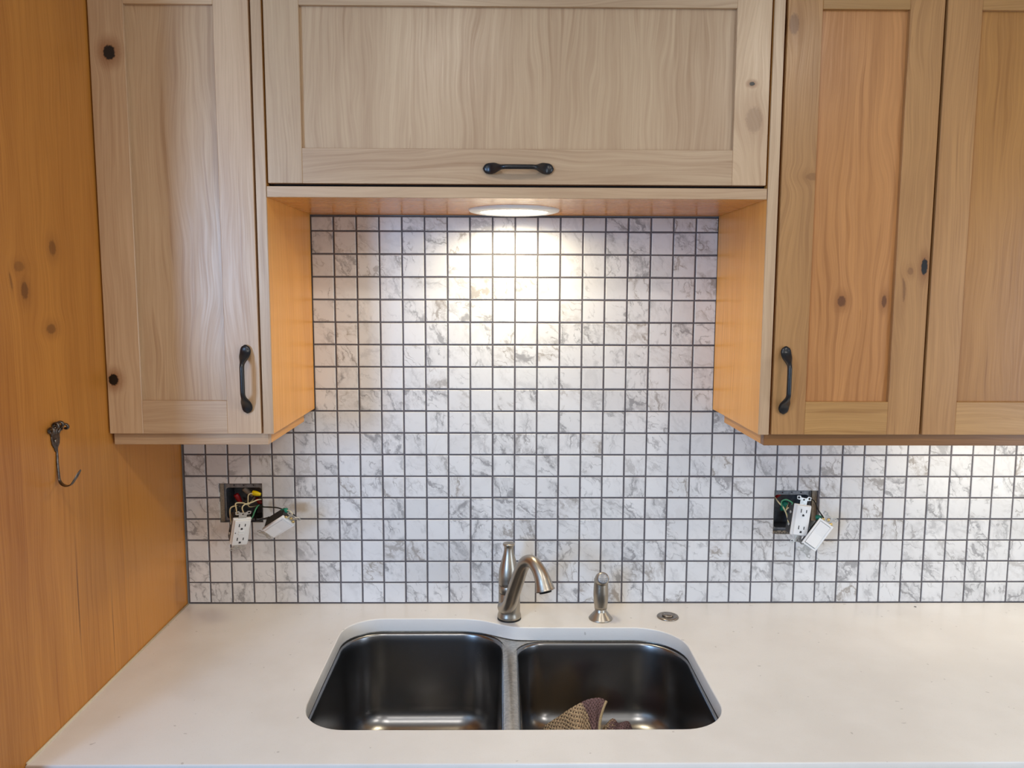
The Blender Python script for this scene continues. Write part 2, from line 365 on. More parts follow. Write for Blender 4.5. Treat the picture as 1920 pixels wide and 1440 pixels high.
# tiles: outline with chamfered front edge
def tile_poly(x0, x1, z0, z1, op):
    a0, a1, c0, c1 = op
    ix0, ix1, iz0, iz1 = max(x0, a0), min(x1, a1), max(z0, c0), min(z1, c1)
    if ix1-ix0 < .0006 or iz1-iz0 < .0006: return rect(x0, x1, z0, z1)
    L, Rr, B, T = ix0 > x0+.002, ix1 < x1-.002, iz0 > z0+.002, iz1 < z1-.002
    if not (L or Rr or B or T): return None
    if L and not (Rr or B or T): return rect(x0, ix0, z0, z1)
    if Rr and not (L or B or T): return rect(ix1, x1, z0, z1)
    if B and not (L or Rr or T): return rect(x0, x1, z0, iz0)
    if T and not (L or Rr or B): return rect(x0, x1, iz1, z1)
    if L and B: return [(x0, z0), (x1, z0), (x1, iz0), (ix0, iz0), (ix0, z1), (x0, z1)]
    if L and T: return [(x0, z0), (ix0, z0), (ix0, iz1), (x1, iz1), (x1, z1), (x0, z1)]
    if Rr and B: return [(x0, z0), (x1, z0), (x1, z1), (ix1, z1), (ix1, iz0), (x0, iz0)]
    return [(ix1, z0), (x1, z0), (x1, z1), (x0, z1), (x0, iz1), (ix1, iz1)]
def tile_geo(poly):
    n = len(poly); ch = [(.0, .0065), (.0, .0014), (.0003, .0005), (.0012, 0)]; V = []
    for d, y in ch:
        for i in range(n):
            p, q, r = Vector(poly[i-1]), Vector(poly[i]), Vector(poly[(i+1) % n])
            e1, e2 = (q-p).normalized(), (r-q).normalized()
            k = q+(Vector((-e1.y, e1.x))+Vector((-e2.y, e2.x)))*d
            V.append((k.x, y, k.y))
    F = [(i*n+j, i*n+(j+1) % n, (i+1)*n+(j+1) % n, (i+1)*n+j) for i in range(3) for j in range(n)]
    F.append(tuple(3*n+j for j in range(n)))
    return V, F
tiles = []
for col in range(0, 46):
    for r_ in range(0, 18 if 6 <= col < 24 else 9):
        x0, x1, z0, z1 = col*PT+GR/2, (col+1)*PT-GR/2, r_*PT+GR/2+(.0008 if r_ == 0 else 0), (r_+1)*PT-GR/2
        if r_ == 17: z1 = TOPN-.003
        poly = tile_poly(x0, x1, z0, z1, OPL if col < 12 else OPR)
        if poly is None: continue
        full = r_ not in (0, 17) and len(poly) == 4 and abs(poly[1][0]-x1) < 1e-6 and abs(poly[0][0]-x0) < 1e-6 and abs(poly[2][1]-z1) < 1e-6 and abs(poly[0][1]-z0) < 1e-6
        c0 = Vector(((x0+x1)/2, 0, (z0+z1)/2)); d = c0-CAM
        hid = col > 39 or (r_ == 8 and not 6 <= col < 24) or (r_ == 7 and not 6 <= col < 24 and 0)
        tiles.append((hid, d.length*(1 if (z1-z0) > .04 else 1.3), c0, poly, full))
tiles.sort(key=lambda t_: (t_[0], t_[1]))
me_full = None; rest = MB(); lay = rest.bm.faces.layers.float.new('rnd')
for i, (hid, d, c0, poly, full) in enumerate(tiles):
    V, F = tile_geo([(p[0]-c0.x, p[1]-c0.z) for p in poly])
    tx, tz, dy = random.uniform(-.006, .006), random.uniform(-.006, .006), random.uniform(-.0002, .0003)
    Mt = Matrix.Translation((c0.x+random.uniform(-.0003, .0003), dy, c0.z+random.uniform(-.0003, .0003))) @ Matrix.Rotation(tx, 4, 'X') @ Matrix.Rotation(tz, 4, 'Z') @ Matrix.Rotation(random.uniform(-.005, .005), 4, 'Y')
    if i < 300:
        if full and me_full: me = me_full
        else:
            b = MB(); b.add(V, F); me = b.build('tile', tile_m, origin=(0, 0, 0), mesh_only=True)
            if full: me_full = me
        o = bpy.data.objects.new('tile', me); C.objects.link(o); o.parent = wall
        o.matrix_local = Matrix.Translation(-Vector(wall['_o'])) @ Mt
    else:
        k = len(rest.bm.faces); rest.add(V, F, Mt); rest.bm.faces.ensure_lookup_table(); rv = random.random()
        for fi in range(k, len(rest.bm.faces)): rest.bm.faces[fi][lay] = rv
o = rest.build('tile_field', tile_m, wall); o['kind'] = 'stuff'
# ------------------------------------------------------------------ wooden end panel on the left
o = MB().box((-.030, -.735, ZF), (-.0032, 0.0, ZC-.12), .001).build('cabinet_end_panel', wood_panel, origin=(-.015, -.36, ZF))
tag(o, 'tall honey-stained knotty wooden end panel beside the worktop, fork hook on it', 'panel')
# ------------------------------------------------------------------ worktop
cut = [(.3872, -.19)] + [(.3868, -.35), (.3880, -.47)] + arc(.470, -.470, .0815, 180, 270, 12) + [(.6, -.5525), (.9, -.5525)] + arc(1.040, -.470, .0825, 270, 360, 12) + \
      [(1.1215, -.40)] + arc(1.018, -.243, .1025, 2, 90, 14) + [(.92, -.1405), (.80, -.1395)] + [tuple(p[:2]) for p in spline([(.775, -.1385, 0), (.755, -.1345, 0), (.727, -.121, 0), (.69, -.1015, 0), (.655, -.0925, 0), (.62, -.0905, 0)], 5)] + \
      [(.56, -.0902)] + arc(.4722, -.1752, .085, 90, 178, 12)
holes = [cut]
top = slab('countertop', quartz, [[(-.0020, -.6515), (2.40, -.6515), (2.40, .0005), (-.0020, .0005)], cut], .030, Matrix.Translation((0, 0, -.015)), .0022, origin=(1.2, -.33, -.03))
tag(top, 'white quartz worktop with an undermount sink cutout, below the marble-look tiles', 'countertop')
MB().sweep([(-.0012, -.648, .0003), (-.0012, -.004, .0003)], .0026, 8).build('caulk_bead', caulk, top)
b = MB()                                                     # crumb on the stone near the wall
b.sweep([un(1714, 1137, 'z', .0008), un(1718, 1138, 'z', .0008)], .0009, 6).build('crumb', wire_black, top)
# base cabinet carrying the worktop (below the frame)
base = empty('base_cabinet', (1.2, -.3, ZF), 'wooden base cabinet run under the white worktop', 'cabinet')
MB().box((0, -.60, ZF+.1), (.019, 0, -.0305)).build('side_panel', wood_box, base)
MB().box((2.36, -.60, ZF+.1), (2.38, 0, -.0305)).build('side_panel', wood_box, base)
MB().box((.019, -.60, ZF+.1), (2.36, 0, ZF+.12)).build('bottom_panel', wood_box_x, base)
MB().box((0, -.56, ZF), (2.38, -.54, ZF+.1)).build('toe_kick', gap_dark, base)
for i in range(4):
    dr = MB().box((.004+i*.594, -.62, ZF+.105), (.592+i*.594, -.601, -.034), .001).build('door', wood_v, base)
    MB().sweep([(.06+i*.594, -.62, -.2), (.06+i*.594, -.648, -.19), (.06+i*.594, -.648, -.1), (.06+i*.594, -.62, -.09)], .004, 8).build('door_pull', black_iron, dr)
# ------------------------------------------------------------------ sink
def rr(x0, x1, y0, y1, rbl, rbr, rfr, rfl, z, n=9):         # back-left, back-right, front-right, front-left radii; y0 front, y1 back
    L = arc(x0+rfl, y0+rfl, rfl, 180, 270, n)+arc(x1-rfr, y0+rfr, rfr, 270, 360, n)+arc(x1-rbr, y1-rbr, rbr, 0, 90, n)+arc(x0+rbl, y1-rbl, rbl, 90, 180, n)
    return [(p[0], p[1], z) for p in L]
sink = empty('kitchen_sink', (.755, -.33, -.25), 'stainless steel undermount double-bowl sink set under the white worktop', 'sink')
def bowl(x0, x1, y0, y1, rad, zf, dr):
    rings = []; prof = [(-.004, -.0335), (-.001, -.0338), (.0015, -.0352), (.0030, -.039), (.004, -.055), (.012, zf+.05)]
    for k in range(1, 8):
        a = R(k*90/7); prof.append((.012+.045*(1-math.cos(a)), zf+.05-.047*math.sin(a)))
    prof.append((.10, zf+.001))
    for d, z in prof: rings.append(rr(x0+d, x1-d, y0+d, y1-d, *[max(q-d*.6, .02) for q in rad], z))
    xm, ym = (x0+x1)/2, dr
    n = len(rings[0])
    for r_, z in ((.045, zf), (.043, zf-.004)): rings.append([(xm+r_*math.cos(-math.pi+2*math.pi*(j+.5-n/8+n/8)/n), ym+r_*math.sin(-math.pi+2*math.pi*(j+.5)/n), z) for j in range(n)])
    bo = MB().rings(rings, caps=(False, True)).build('bowl', steel, sink)
    MB().lathe([(.046, zf+.0005), (.043, zf+.003), (.034, zf+.001), (.03, zf-.003), (0.001, zf-.004)], Matrix.Translation((xm, ym, 0)), 30, (False, True)).build('drain', nickel, bo)
    b = MB(); b.lathe([(.012, zf-.002), (.012, zf+.006), (.004, zf+.012), (.001, zf+.012)], Matrix.Translation((xm, ym, 0)), 16).build('strainer', nickel_dark, bo)
    return bo
LB = (.3875, .7360, -.5520, -.0905, (.085, .088, .06, .0815), -.250)
RB = (.7655, 1.1210, -.5520, -.1410, (.062, .1025, .0825, .06), -.218)
bowl(*LB, -.30); bowl(*RB, -.33)
ol = [(p[0], p[1]) for p in rr(*LB[:4], *LB[4], 0)]; orr = [(p[0], p[1]) for p in rr(*RB[:4], *RB[4], 0)]
rim = slab('rim', steel_rim, [[(.360, -.578), (1.148, -.578), (1.148, -.062), (.360, -.062)], [(p[0], p[1]) for p in rr(LB[0]-.0035, LB[1]+.0035, LB[2]-.0035, LB[3]+.0035, *LB[4], 0)], [(p[0], p[1]) for p in rr(RB[0]-.0035, RB[1]+.0035, RB[2]-.0035, RB[3]+.0035, *RB[4], 0)]], .0024, Matrix.Translation((0, 0, -.0322)), .0008, parent=sink)
dv = [(.7508, y, -.0362+.0012*(1 if -.50 < y < -.20 else 0)) for y in (-.560, -.52, -.45, -.35, -.25, -.19, -.15, -.125)]
MB().sweep(dv, [(.0060, .0150), (.0064, .0150), (.0066, .0152), (.0066, .0152), (.0066, .0154), (.0064, .0165), (.0055, .019), (.004, .022)], 20, ref=(0, 0, 1)).build('divider', steel_rim, sink)
# ------------------------------------------------------------------ wall cabinets
FY, DT = -.3345, .019; ZB, ZT = .4628, 1.295; STW = .0625
def pull(parent, cx, cz, vert, length=.128):
    pts, rad = [], []
    N = 36; h = length/2
    for i in range(N+1):
        s_ = -1+2*i/N; a = s_*h; d = abs(a)
        e = min(1, max(0, (h-d-.010)/.030)); e = e*e*(3-2*e)
        out_ = .0045+.0225*e+.002*(1-(d/h)**2)
        g = min(1, max(0, (d-.029)/.017)); g = g*g*(3-2*g)
        wd = .0043+.0058*g
        tip = max(0, (d-(h-.0125))/.0125); wd *= math.sqrt(max(.02, 1-tip*tip))
        th = (.0046-.0012*g)*math.sqrt(max(.05, 1-tip**4))
        p = (cx, FY-out_, cz+a) if vert else (cx+a, FY-out_, cz)
        pts.append(p); rad.append((wd, th))
    o = MB().sweep(pts, rad, 16, ref=(1, 0, 0) if vert else (0, 0, 1)).build('door_pull', black_iron, parent)
    for s_ in (-1, 1):
        c_ = Vector((cx, FY-.0042, cz+s_*(h-.011))) if vert else Vector((cx+s_*(h-.011), FY-.0042, cz))
        # (the pads' feet meet the door)
    return o
def shaker_door(cab, x0, x1, z0, z1, mats, lab=None):
    """panel mesh = the door; its stiles and rails are sub-parts"""
    mp, ml, mr, mb, mt = mats; y0, y1 = FY, FY+DT
    d = MB().box((x0+STW-.008, y0+.0085, z0+STW-.008), (x1-STW+.008, y0+.0145, z1-STW+.008)).build('door', mp, cab)
    MB().box((x0, y0, z0), (x0+STW, y1, z1), .0009).build('stile', ml, d)
    MB().box((x1-STW, y0, z0), (x1, y1, z1), .0009).build('stile', mr, d)
    MB().box((x0+STW, y0+.0002, z0), (x1-STW, y1, z0+STW), .0007).build('rail', mb, d)
    MB().box((x0+STW, y0+.0002, z1-STW), (x1-STW, y1, z1), .0007).build('rail', mt, d)
    return d
def side(cab, x0, x1, z0, z1, y1=-.0015):
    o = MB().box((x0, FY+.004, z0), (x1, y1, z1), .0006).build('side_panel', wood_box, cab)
    MB().box((x0, FY, z0), (x1, FY+.0045, z1), .0006).build('edge_band', wood_edge, o)
    return o
# left cabinet
cl = empty('wall_cabinet', (.15, -.167, ZB), 'narrow single-door wooden wall cabinet between the end panel and the lamp niche', 'cabinet', 'shaker wall cabinets')
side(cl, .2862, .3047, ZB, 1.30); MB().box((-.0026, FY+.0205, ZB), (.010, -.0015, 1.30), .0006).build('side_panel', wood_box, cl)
MB().box((.010, FY+.024, ZB+.012), (.2862, -.0015, ZB+.028)).build('bottom_panel', wood_box_x, cl)
MB().box((.010, -.012, ZB+.028), (.2862, -.0015, 1.30)).build('back_panel', gap_dark, cl)
MB().box((.010, FY+.0205, ZB+.03), (.2862, FY+.0235, 1.30)).build('gap_shade_sheet', gap_dark, cl)  # added black sheet, paints the shade seen through the door gaps
d = shaker_door(cl, -.0002, .2821, ZB+.0005, ZT, (wood_vp, wood_lk, wood_v, wood_h, wood_h))
pull(d, .2590, .5668, True)
RY = FY+.0125
MB().box((.0015, RY, .4405), (.2915, RY+.019, ZB+.0118), .0006).build('light_rail', wood_edge_x, cl)
MB().box((.2755, RY+.019, .4405), (.2915, -.048, ZB+.0118), .0006).build('rail_return', wood_box_y, cl)
# middle cabinet over the sink niche
ZN = .8988
cm = empty('niche_cabinet', (.761, -.167, ZN), 'wide bridge cabinet with one horizontal lift-up door above the tiled niche', 'cabinet', 'shaker wall cabinets')
o = MB().box((.3055, FY+.004, ZN), (1.2163, -.0015, ZN+.019), .0006).build('bottom_panel', wood_box_x, cm)
MB().box((.3055, FY, ZN), (1.2163, FY+.0045, ZN+.0195), .0008).build('edge_band', wood_edge_x, o)
MB().box((.3055, FY+.0205, ZN+.02), (1.2163, FY+.0235, 1.30)).build('gap_shade_sheet', gap_dark, cm)
MB().box((.3055, -.012, ZN+.02), (1.2163, -.0015, 1.30)).build('back_panel', gap_dark, cm)
d = shaker_door(cm, .3086, 1.2134, .9236, ZT, (wood_vp, wood_v, wood_ck, wood_h, wood_h))
pull(d, .7615, .9505, False)
# right cabinet, two doors
cr = empty('wall_cabinet', (1.7, -.167, ZB), 'two-door wooden wall cabinet over the worktop with warm light strip beneath', 'cabinet', 'shaker wall cabinets')
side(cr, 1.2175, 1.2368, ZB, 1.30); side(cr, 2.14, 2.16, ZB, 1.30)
MB().box((1.2368, FY+.024, ZB+.012), (2.14, -.0015, ZB+.028)).build('bottom_panel', wood_box_x, cr)
MB().box((1.2368, -.012, ZB+.028), (2.14, -.0015, 1.30)).build('back_panel', gap_dark, cr)
MB().box((1.2368, FY+.0205, ZB+.03), (2.14, FY+.0235, 1.30)).build('gap_shade_sheet', gap_dark, cr)
d = shaker_door(cr, 1.2416, 1.5230, ZB+.0005, ZT, (wood_rkp, wood_rk1, wood_rk2, wood_rh, wood_rh)); pull(d, 1.2612, .5668, True)
d = shaker_door(cr, 1.5280, 2.1365, ZB+.0005, ZT, (wood_rp, wood_rv, wood_rv, wood_rh, wood_rh)); pull(d, 2.11, .5668, True)
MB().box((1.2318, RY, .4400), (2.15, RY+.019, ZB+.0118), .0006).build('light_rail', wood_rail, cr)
MB().box((1.2318, RY+.019, .4400), (1.2478, -.048, ZB+.0118), .0006).build('rail_return', wood_box_y, cr)
# ------------------------------------------------------------------ lamps
pk = empty('recessed_lamp', (PUCK.x, PUCK.y, ZN), 'round white recessed lamp glowing in the niche top above the sink', 'lamp')
MP = Matrix.Translation((PUCK.x, PUCK.y, 0))
MB().lathe([(.0700, ZN-.0045), (.0715, ZN-.0070), (.0850, ZN-.0062), (.0925, ZN-.0040), (.0945, ZN-.0012), (.0945, ZN)], MP, 64, (False, False)).build('trim_ring', white_trim, pk)
MB().lathe([(.0705, ZN-.0046), (.05, ZN-.0052), (.02, ZN-.0055), (.0005, ZN-.0056)], MP, 48, (False, True)).build('diffuser', lens_m, pk)
us = empty('undercabinet_lamp', (2.0, -.15, ZB), 'slim warm light strip hidden under the two-door cabinet', 'lamp')
MB().box((1.62, -.175, ZB-.008), (2.13, -.125, ZB+.012), .001).build('housing', white_trim, us)
MB().box((1.63, -.165, ZB-.0095), (2.12, -.135, ZB-.008)).build('diffuser', lens_u, us)
for i, (x, y) in enumerate(CEIL):
    o = empty('ceiling_lamp', (x, y, ZC), ('ceiling lamp between the sink and the wide window', 'ceiling lamp in front of the two-door wall cabinet', 'ceiling lamp right beside the wide window wall', 'ceiling lamp in the corner between the wide window and the added one')[i], 'lamp', 'recessed ceiling lamps')
    MB().lathe([(.085, ZC-.006), (.098, ZC-.005), (.102, ZC)], Matrix.Translation((x, y, 0)), 32, (False, False)).build('trim_ring', white_trim, o)
    MB().lathe([(.085, ZC-.004), (.001, ZC-.005)], Matrix.Translation((x, y, 0)), 32, (False, True)).build('diffuser', lens_c, o)
# ------------------------------------------------------------------ faucet
FX, FYY = .7502, -.0885
fa = empty('kitchen_faucet', (FX, FYY, 0), 'brushed nickel single-lever faucet with bottle-shaped handle and curved spout', 'faucet')
MF = Matrix.Translation((FX, FYY, 0))
MB().lathe([(.0268, .0), (.0268, .0025)], MF).build('gasket', rubber, fa)
MB().lathe([(.0262, .0025), (.0266, .006), (.0262, .010), (.0245, .0145), (.0243, .02), (.0243, .0600), (.0238, .0612)], MF).build('body', nickel, fa)
MB().lathe([(.0232, .0610), (.0232, .0628)], MF).build('seam_ring', rubber, fa)
MB().lathe([(.0238, .0626), (.0243, .0636), (.0243, .0780), (.0238, .0790)], MF).build('collar', nickel, fa)
MB().lathe([(.0225, .0788), (.0225, .0804)], MF).build('seam_ring', rubber, fa)
pr = [(.0228, .080), (.0238, .0815), (.0236, .085), (.0238, .094), (.0238, .101), (.0230, .110), (.0208, .121), (.0178, .132), (.0148, .142), (.0125, .151), (.0112, .159), (.0108, .164), (.0110, .1665), (.0130, .169), (.0142, .1715), (.0135, .1738), (.0105, .1742), (.0008, .1730)]
hd = MB().lathe([(a*.96, z) for a, z in pr], MF @ Matrix.Translation((-.0015, 0, 0))).build('lever_handle', nickel, fa)
MB().lathe([(.0031, 0), (.0031, .0012), (.0018, .0024), (.0003, .0026)], Matrix.Translation((FX+.001, FYY-.0226, .0895)) @ Matrix.Rotation(R(90), 4, 'X'), 14).build('set_screw', rubber, hd)
kp = [un(944, 1137, 'y', -.094), un(950, 1139, 'y', -.112), un(957, 1130, 'y', -.130), un(963, 1110, 'y', -.146), un(971, 1086, 'y', -.164), un(979, 1064, 'y', -.182), un(988, 1053, 'y', -.198),
      un(999, 1054, 'y', -.213), un(1009, 1067, 'y', -.226), un(1016, 1083, 'y', -.235), un(1020, 1098, 'y', -.240), un(1022, 1107, 'y', -.2425)]
kr = [.0145, .0150, .0155, .0155, .0150, .0142, .0135, .0133, .0140, .0158, .0185, .0212]
sp_ = MB().sweep(spline(kp, 6), lerp_list(kr, 6), 28).build('spout', nickel, fa)
e1 = un(1022, 1107, 'y', -.2425); e0 = un(1020, 1098, 'y', -.240); dr_ = (e1-e0).normalized()
Ma = Matrix.Translation(e1) @ dr_.to_track_quat('Z', 'Y').to_matrix().to_4x4()
MB().lathe([(.0190, -.001), (.0185, .0012), (.0130, .0014), (.0128, .0050), (.0110, .0052), (.0005, .0046)], Ma, 30).build('aerator', rubber, sp_)
# ------------------------------------------------------------------ side sprayer
SX, SY = .9556, -.0905
sr = empty('side_sprayer', (SX, SY, 0), 'brushed nickel pull-out side sprayer standing in its flared holder', 'sprayer')
MS = Matrix.Translation((SX, SY, 0))
MB().lathe([(.0265, 0), (.0268, .0016), (.0258, .0032), (.0145, .0165), (.0132, .0185), (.0132, .0235), (.0126, .024)], MS).build('holder', nickel, sr)
sy_ = MB().lathe([(.0122, .0235), (.0142, .0245), (.0146, .030), (.0160, .042), (.0170, .054), (.0169, .064), (.0161, .078), (.0156, .086), (.0155, .092)], MS, 32).build('wand', nickel, sr)
hc = Vector((SX+.0012, SY-.004, .0925)); hdir = (un(1131, 1084, 'y', SY-.024)-hc).normalized()
b = MB(); Mh = Matrix.Translation(hc) @ hdir.to_track_quat('Z', 'Y').to_matrix().to_4x4()
b.lathe([(.0008, -.0165), (.006, -.0158), (.0115, -.0122), (.0150, -.0068), (.0160, 0), (.0152, .008), (.0136, .0165), (.0128, .0185)], Mh, 28).build('spray_head', nickel, sr)
fc = MB().lathe([(.0119, .0180), (.0117, .0196), (.0095, .0204), (.0004, .0206)], Mh, 28).build('spray_face', plain('grey_spray_plate', (.30, .30, .31, 1), .35, .5), sr)
b = MB()
for k, rr_ in ((10, .008), (6, .0048), (1, 0)):
    for j in range(k):
        a = 2*math.pi*j/k; b.lathe([(.0006, .0200), (.0006, .0213), (.0002, .0214)], Mh @ Matrix.Translation((rr_*math.cos(a), rr_*math.sin(a), 0)), 6)
b.build('nozzle', rubber, fc)
# air switch button
bs = empty('air_switch_button', (1.1088, -.0832, 0), 'flat round metal push button set in the worktop beside the sprayer', 'button')
MBn = Matrix.Translation((1.1088, -.0832, 0))
MB().lathe([(.0242, 0), (.0245, .0012), (.0235, .0030), (.0205, .0040), (.0150, .0040), (.0142, .0030), (.0135, .0030)], MBn, 36, (True, True)).build('flange', nickel_dark, bs)
MB().lathe([(.0128, .0028), (.0128, .0052), (.0112, .0068), (.0005, .0070)], MBn, 6).build('push_cap', nickel_dark, bs)
# ------------------------------------------------------------------ fork hook
HY = -.520; HP = lambda u, v, x: un(u, v, 'x', x-.0050)
fk = empty('fork_hook', (0, HY, .40), 'wall hook bent from an old metal fork, on the wooden end panel', 'hook')
b = MB()
stem = [HP(105, 836, .003), HP(107, 850, .003), HP(108, 868, .004), HP(110, 888, .005), HP(112, 901, .007), HP(117, 908, .014), HP(125, 911, .024), HP(134, 908, .034), HP(141, 898, .040), HP(147, 888, .043), HP(151.5, 881, .045)]
b.sweep(spline(stem, 6), lerp_list([(.0034, .0018), (.0024, .0018), (.0024, .0018), (.0028, .0018), (.0034, .0017), (.0042, .0014), (.0046, .0013), (.0048, .0013), (.0050, .0013), (.0046, .0013), (.0020, .0010)], 6), 12, ref=(0, 1, 0)).build('handle', fork_m, fk)
hp = MB(); fh = [(-.0118, .012), (.0118, .012), (.0125, .002), (.0108, -.006), (.0052, -.0125), (.0030, -.018), (-.0030, -.018), (-.0052, -.0125), (-.0108, -.006), (-.0125, .002)]
ctr = HP(104, 826, .003); MH = Matrix.Translation(ctr) @ Matrix(((0, 0, 1, 0), (1, 0, 0, 0), (0, 1, 0, 0), (0, 0, 0, 1)))
slab('fork_head', fork_m, [fh, arc(.001, .002, .0018, 0, 345, 10)], .0022, MH, .0006, parent=fk, bres=1)
for i, (dy, ddir, up_, spr) in enumerate(((-.0100, -1, .004, .009), (-.0036, -.5, .014, .004), (.0036, .5, .014, .004), (.0100, 1, .004, .009))):
    p0 = ctr+Vector((0, dy, .011)); p1 = p0+Vector((.001, ddir*spr*.35, up_*.6+.003)); pts = [p0, p1]
    c_ = p1+Vector((.0055, ddir*spr*.6, .003))                    # the tine rolls up and outwards into a loop
    for k in range(11):
        a = R(200-k*33); rr2 = .0060*(1-.055*k)
        pts.append(c_+Vector((rr2*math.cos(a), ddir*(.0004*k), rr2*math.sin(a))))
    MB().sweep(spline(pts, 3), (.0034, .0020), 8, ref=(0, 1, 0)).build('curled_tine', fork_m, fk)
MB().lathe([(.0030, 0), (.0028, .0012), (.0010, .0020), (.0003, .0021)], Matrix.Translation(ctr+Vector((.0012, -.003, .0))) @ Matrix.Rotation(R(90), 4, 'Y'), 12).build('screw', nickel_dark, fk)
# ------------------------------------------------------------------ electrical boxes, wires, devices
def frame_from(center, L, S):
    L = L.normalized(); S = (S-L*S.dot(L)).normalized(); N = S.cross(L)       # x = S, z = L, -y = outward normal
    Mx = Matrix((S, -N, L)).transposed().to_4x4() if False else Matrix((S, L.cross(S), L)).transposed().to_4x4()
    Mx.translation = center; return Mx
def ebox(op, label, nm):
    x0, x1, z0, z1 = op; e = empty('electrical_box', ((x0+x1)/2, .04, z0), label, 'electrical box', 'open electrical boxes')
    xa, xb, za, zb = nm; yb = .075; w_ = .0016
    b = MB(); b.box((xa, .006, za), (xa+w_, yb, zb)).box((xb-w_, .006, za), (xb, yb, zb)).box((xa, .006, za), (xb, yb, za+w_)).box((xa, .006, zb-w_), (xb, yb, zb)).box((xa, yb-w_, za), (xb, yb, zb))
    b.build('box_shell', galv, e)
    inner = rect(xa+.004, xb-.004, za+.006, zb-.011)
    ix = arc(xb-.010, zb-.017, .006, 0, 90, 4)+arc(xa+.010, zb-.017, .006, 90, 180, 4)+arc(xa+.010, za+.012, .006, 180, 270, 4)+arc(xb-.010, za+.012, .006, 270, 360, 4)
    hs = [arc(xa+f_*(xb-xa), zb-.0055, .0016, 0, 330, 8) for f_ in (.25, .5, .75)]
    rg = slab('plaster_ring', galv_l, [rect(xa+.0005, xb-.0005, za+.0005, zb-.0005), ix]+hs, .0016, Matrix.Translation((0, .010, 0)) @ XZ, .0004, parent=e, bres=1)
    return e
def wire(e, pts, mat, r=.0016, name='wire'): return MB().sweep(spline(pts, 6), r, 8).build(name, mat, e)
def nut(e, p, d, mat, L=.020, r=.0062, name='wire_nut'):
    Mn = Matrix.Translation(p) @ Vector(d).normalized().to_track_quat('Z', 'Y').to_matrix().to_4x4(); b = MB()
    n = 24; prof = [(r*.55, 0), (r*.62, L*.02), (r*.95, L*.45), (r, L*.70), (r*1.02, L*.96), (r*.9, L)]
    b.rings([[(q*(1+(.07 if j % 2 and .2 < z/L < .9 else 0))*math.cos(2*math.pi*j/n), q*(1+(.07 if j % 2 and .2 < z/L < .9 else 0))*math.sin(2*math.pi*j/n), z) for j in range(n)] for q, z in prof], Mn)
    return b.build(name, mat, e)
def yoke(dev, Mx, parent_mat=zinc):
    ears = []
    for s_ in (-1, 1):
        o_ = [(-.0085, s_*.033), (-.0085, s_*.0445), (-.0165, s_*.046), (-.0175, s_*.0535), (-.0095, s_*.0545), (-.006, s_*.0505), (.006, s_*.0505), (.0095, s_*.0545), (.0175, s_*.0535), (.0165, s_*.046), (.0085, s_*.0445), (.0085, s_*.033)]
        if s_ < 0: o_ = o_[::-1]
        hl = [arc(dx, s_*.0498, .0027, 0, 330, 8) for dx in (-.0128, .0128)]+[arc(0, s_*.0462, .0020, 0, 330, 8)]
        slab('yoke_ear', parent_mat, [o_]+hl, .0014, Mx @ Matrix.Translation((0, .0005, 0)) @ XZ, .0003, parent=dev, bres=1)
def receptacle(Mx, label, buttons):
    c_ = Mx.translation; dev = empty('wall_receptacle', c_, label, 'outlet', 'loose wall receptacles')
    MB().box((-.0190, .001, -.034), (.0190, .028, .034), .0015, Mx).build('rear_housing', black_pl, dev)
    MB().box((-.0195, -.0015, -.0352), (.0195, .005, .0352), .001, Mx).build('side_flange', white_pl, dev)
    fc_ = MB().box((-.0167, -.0075, -.0335), (.0167, -.001, .0335), .0013, Mx, 2).build('face', white_pl, dev)
    for zc in (.0215, -.0165):
        for dx, hh in ((-.0064, .0042), (.0064, .0034)):
            MB().box((dx-.0010, -.0079, zc-hh), (dx+.0010, -.0070, zc+hh), 0, Mx).build('slot', black_pl, fc_)
        g_ = MB(); g_.lathe([(.0024, -.0004), (.0024, .0009)], Mx @ Matrix.Translation((0, -.0074, zc-.0095)) @ Matrix.Rotation(R(90), 4, 'X'), 14); g_.box((-.0024, -.0080, zc-.0119), (.0024, -.0073, zc-.0095), 0, Mx)
        g_.build('ground_hole', black_pl, fc_)
    if buttons:
        for zz in (.0045, -.0020):
            MB().box((-.0065, -.0088, zz-.0026), (.0065, -.0070, zz+.0026), .0006, Mx).build('test_button', white_pl, fc_)
        MB().lathe([(.0013, 0), (.0013, .0006)], Mx @ Matrix.Translation((-.0125, -.0074, .001)) @ Matrix.Rotation(R(90), 4, 'X'), 10).build('indicator', black_pl, fc_)
    yoke(dev, Mx)
    for s_ in (-1, 1):
        for zz in (-.014, .014):
            MB().lathe([(.0036, 0), (.0036, .0018), (.0028, .0026), (.0004, .0026)], Mx @ Matrix.Translation((s_*.019, .013, zz)) @ Matrix.Rotation(R(90*s_), 4, 'Y'), 12).build('terminal_screw', brass if s_ > 0 else zinc, dev)
    return dev
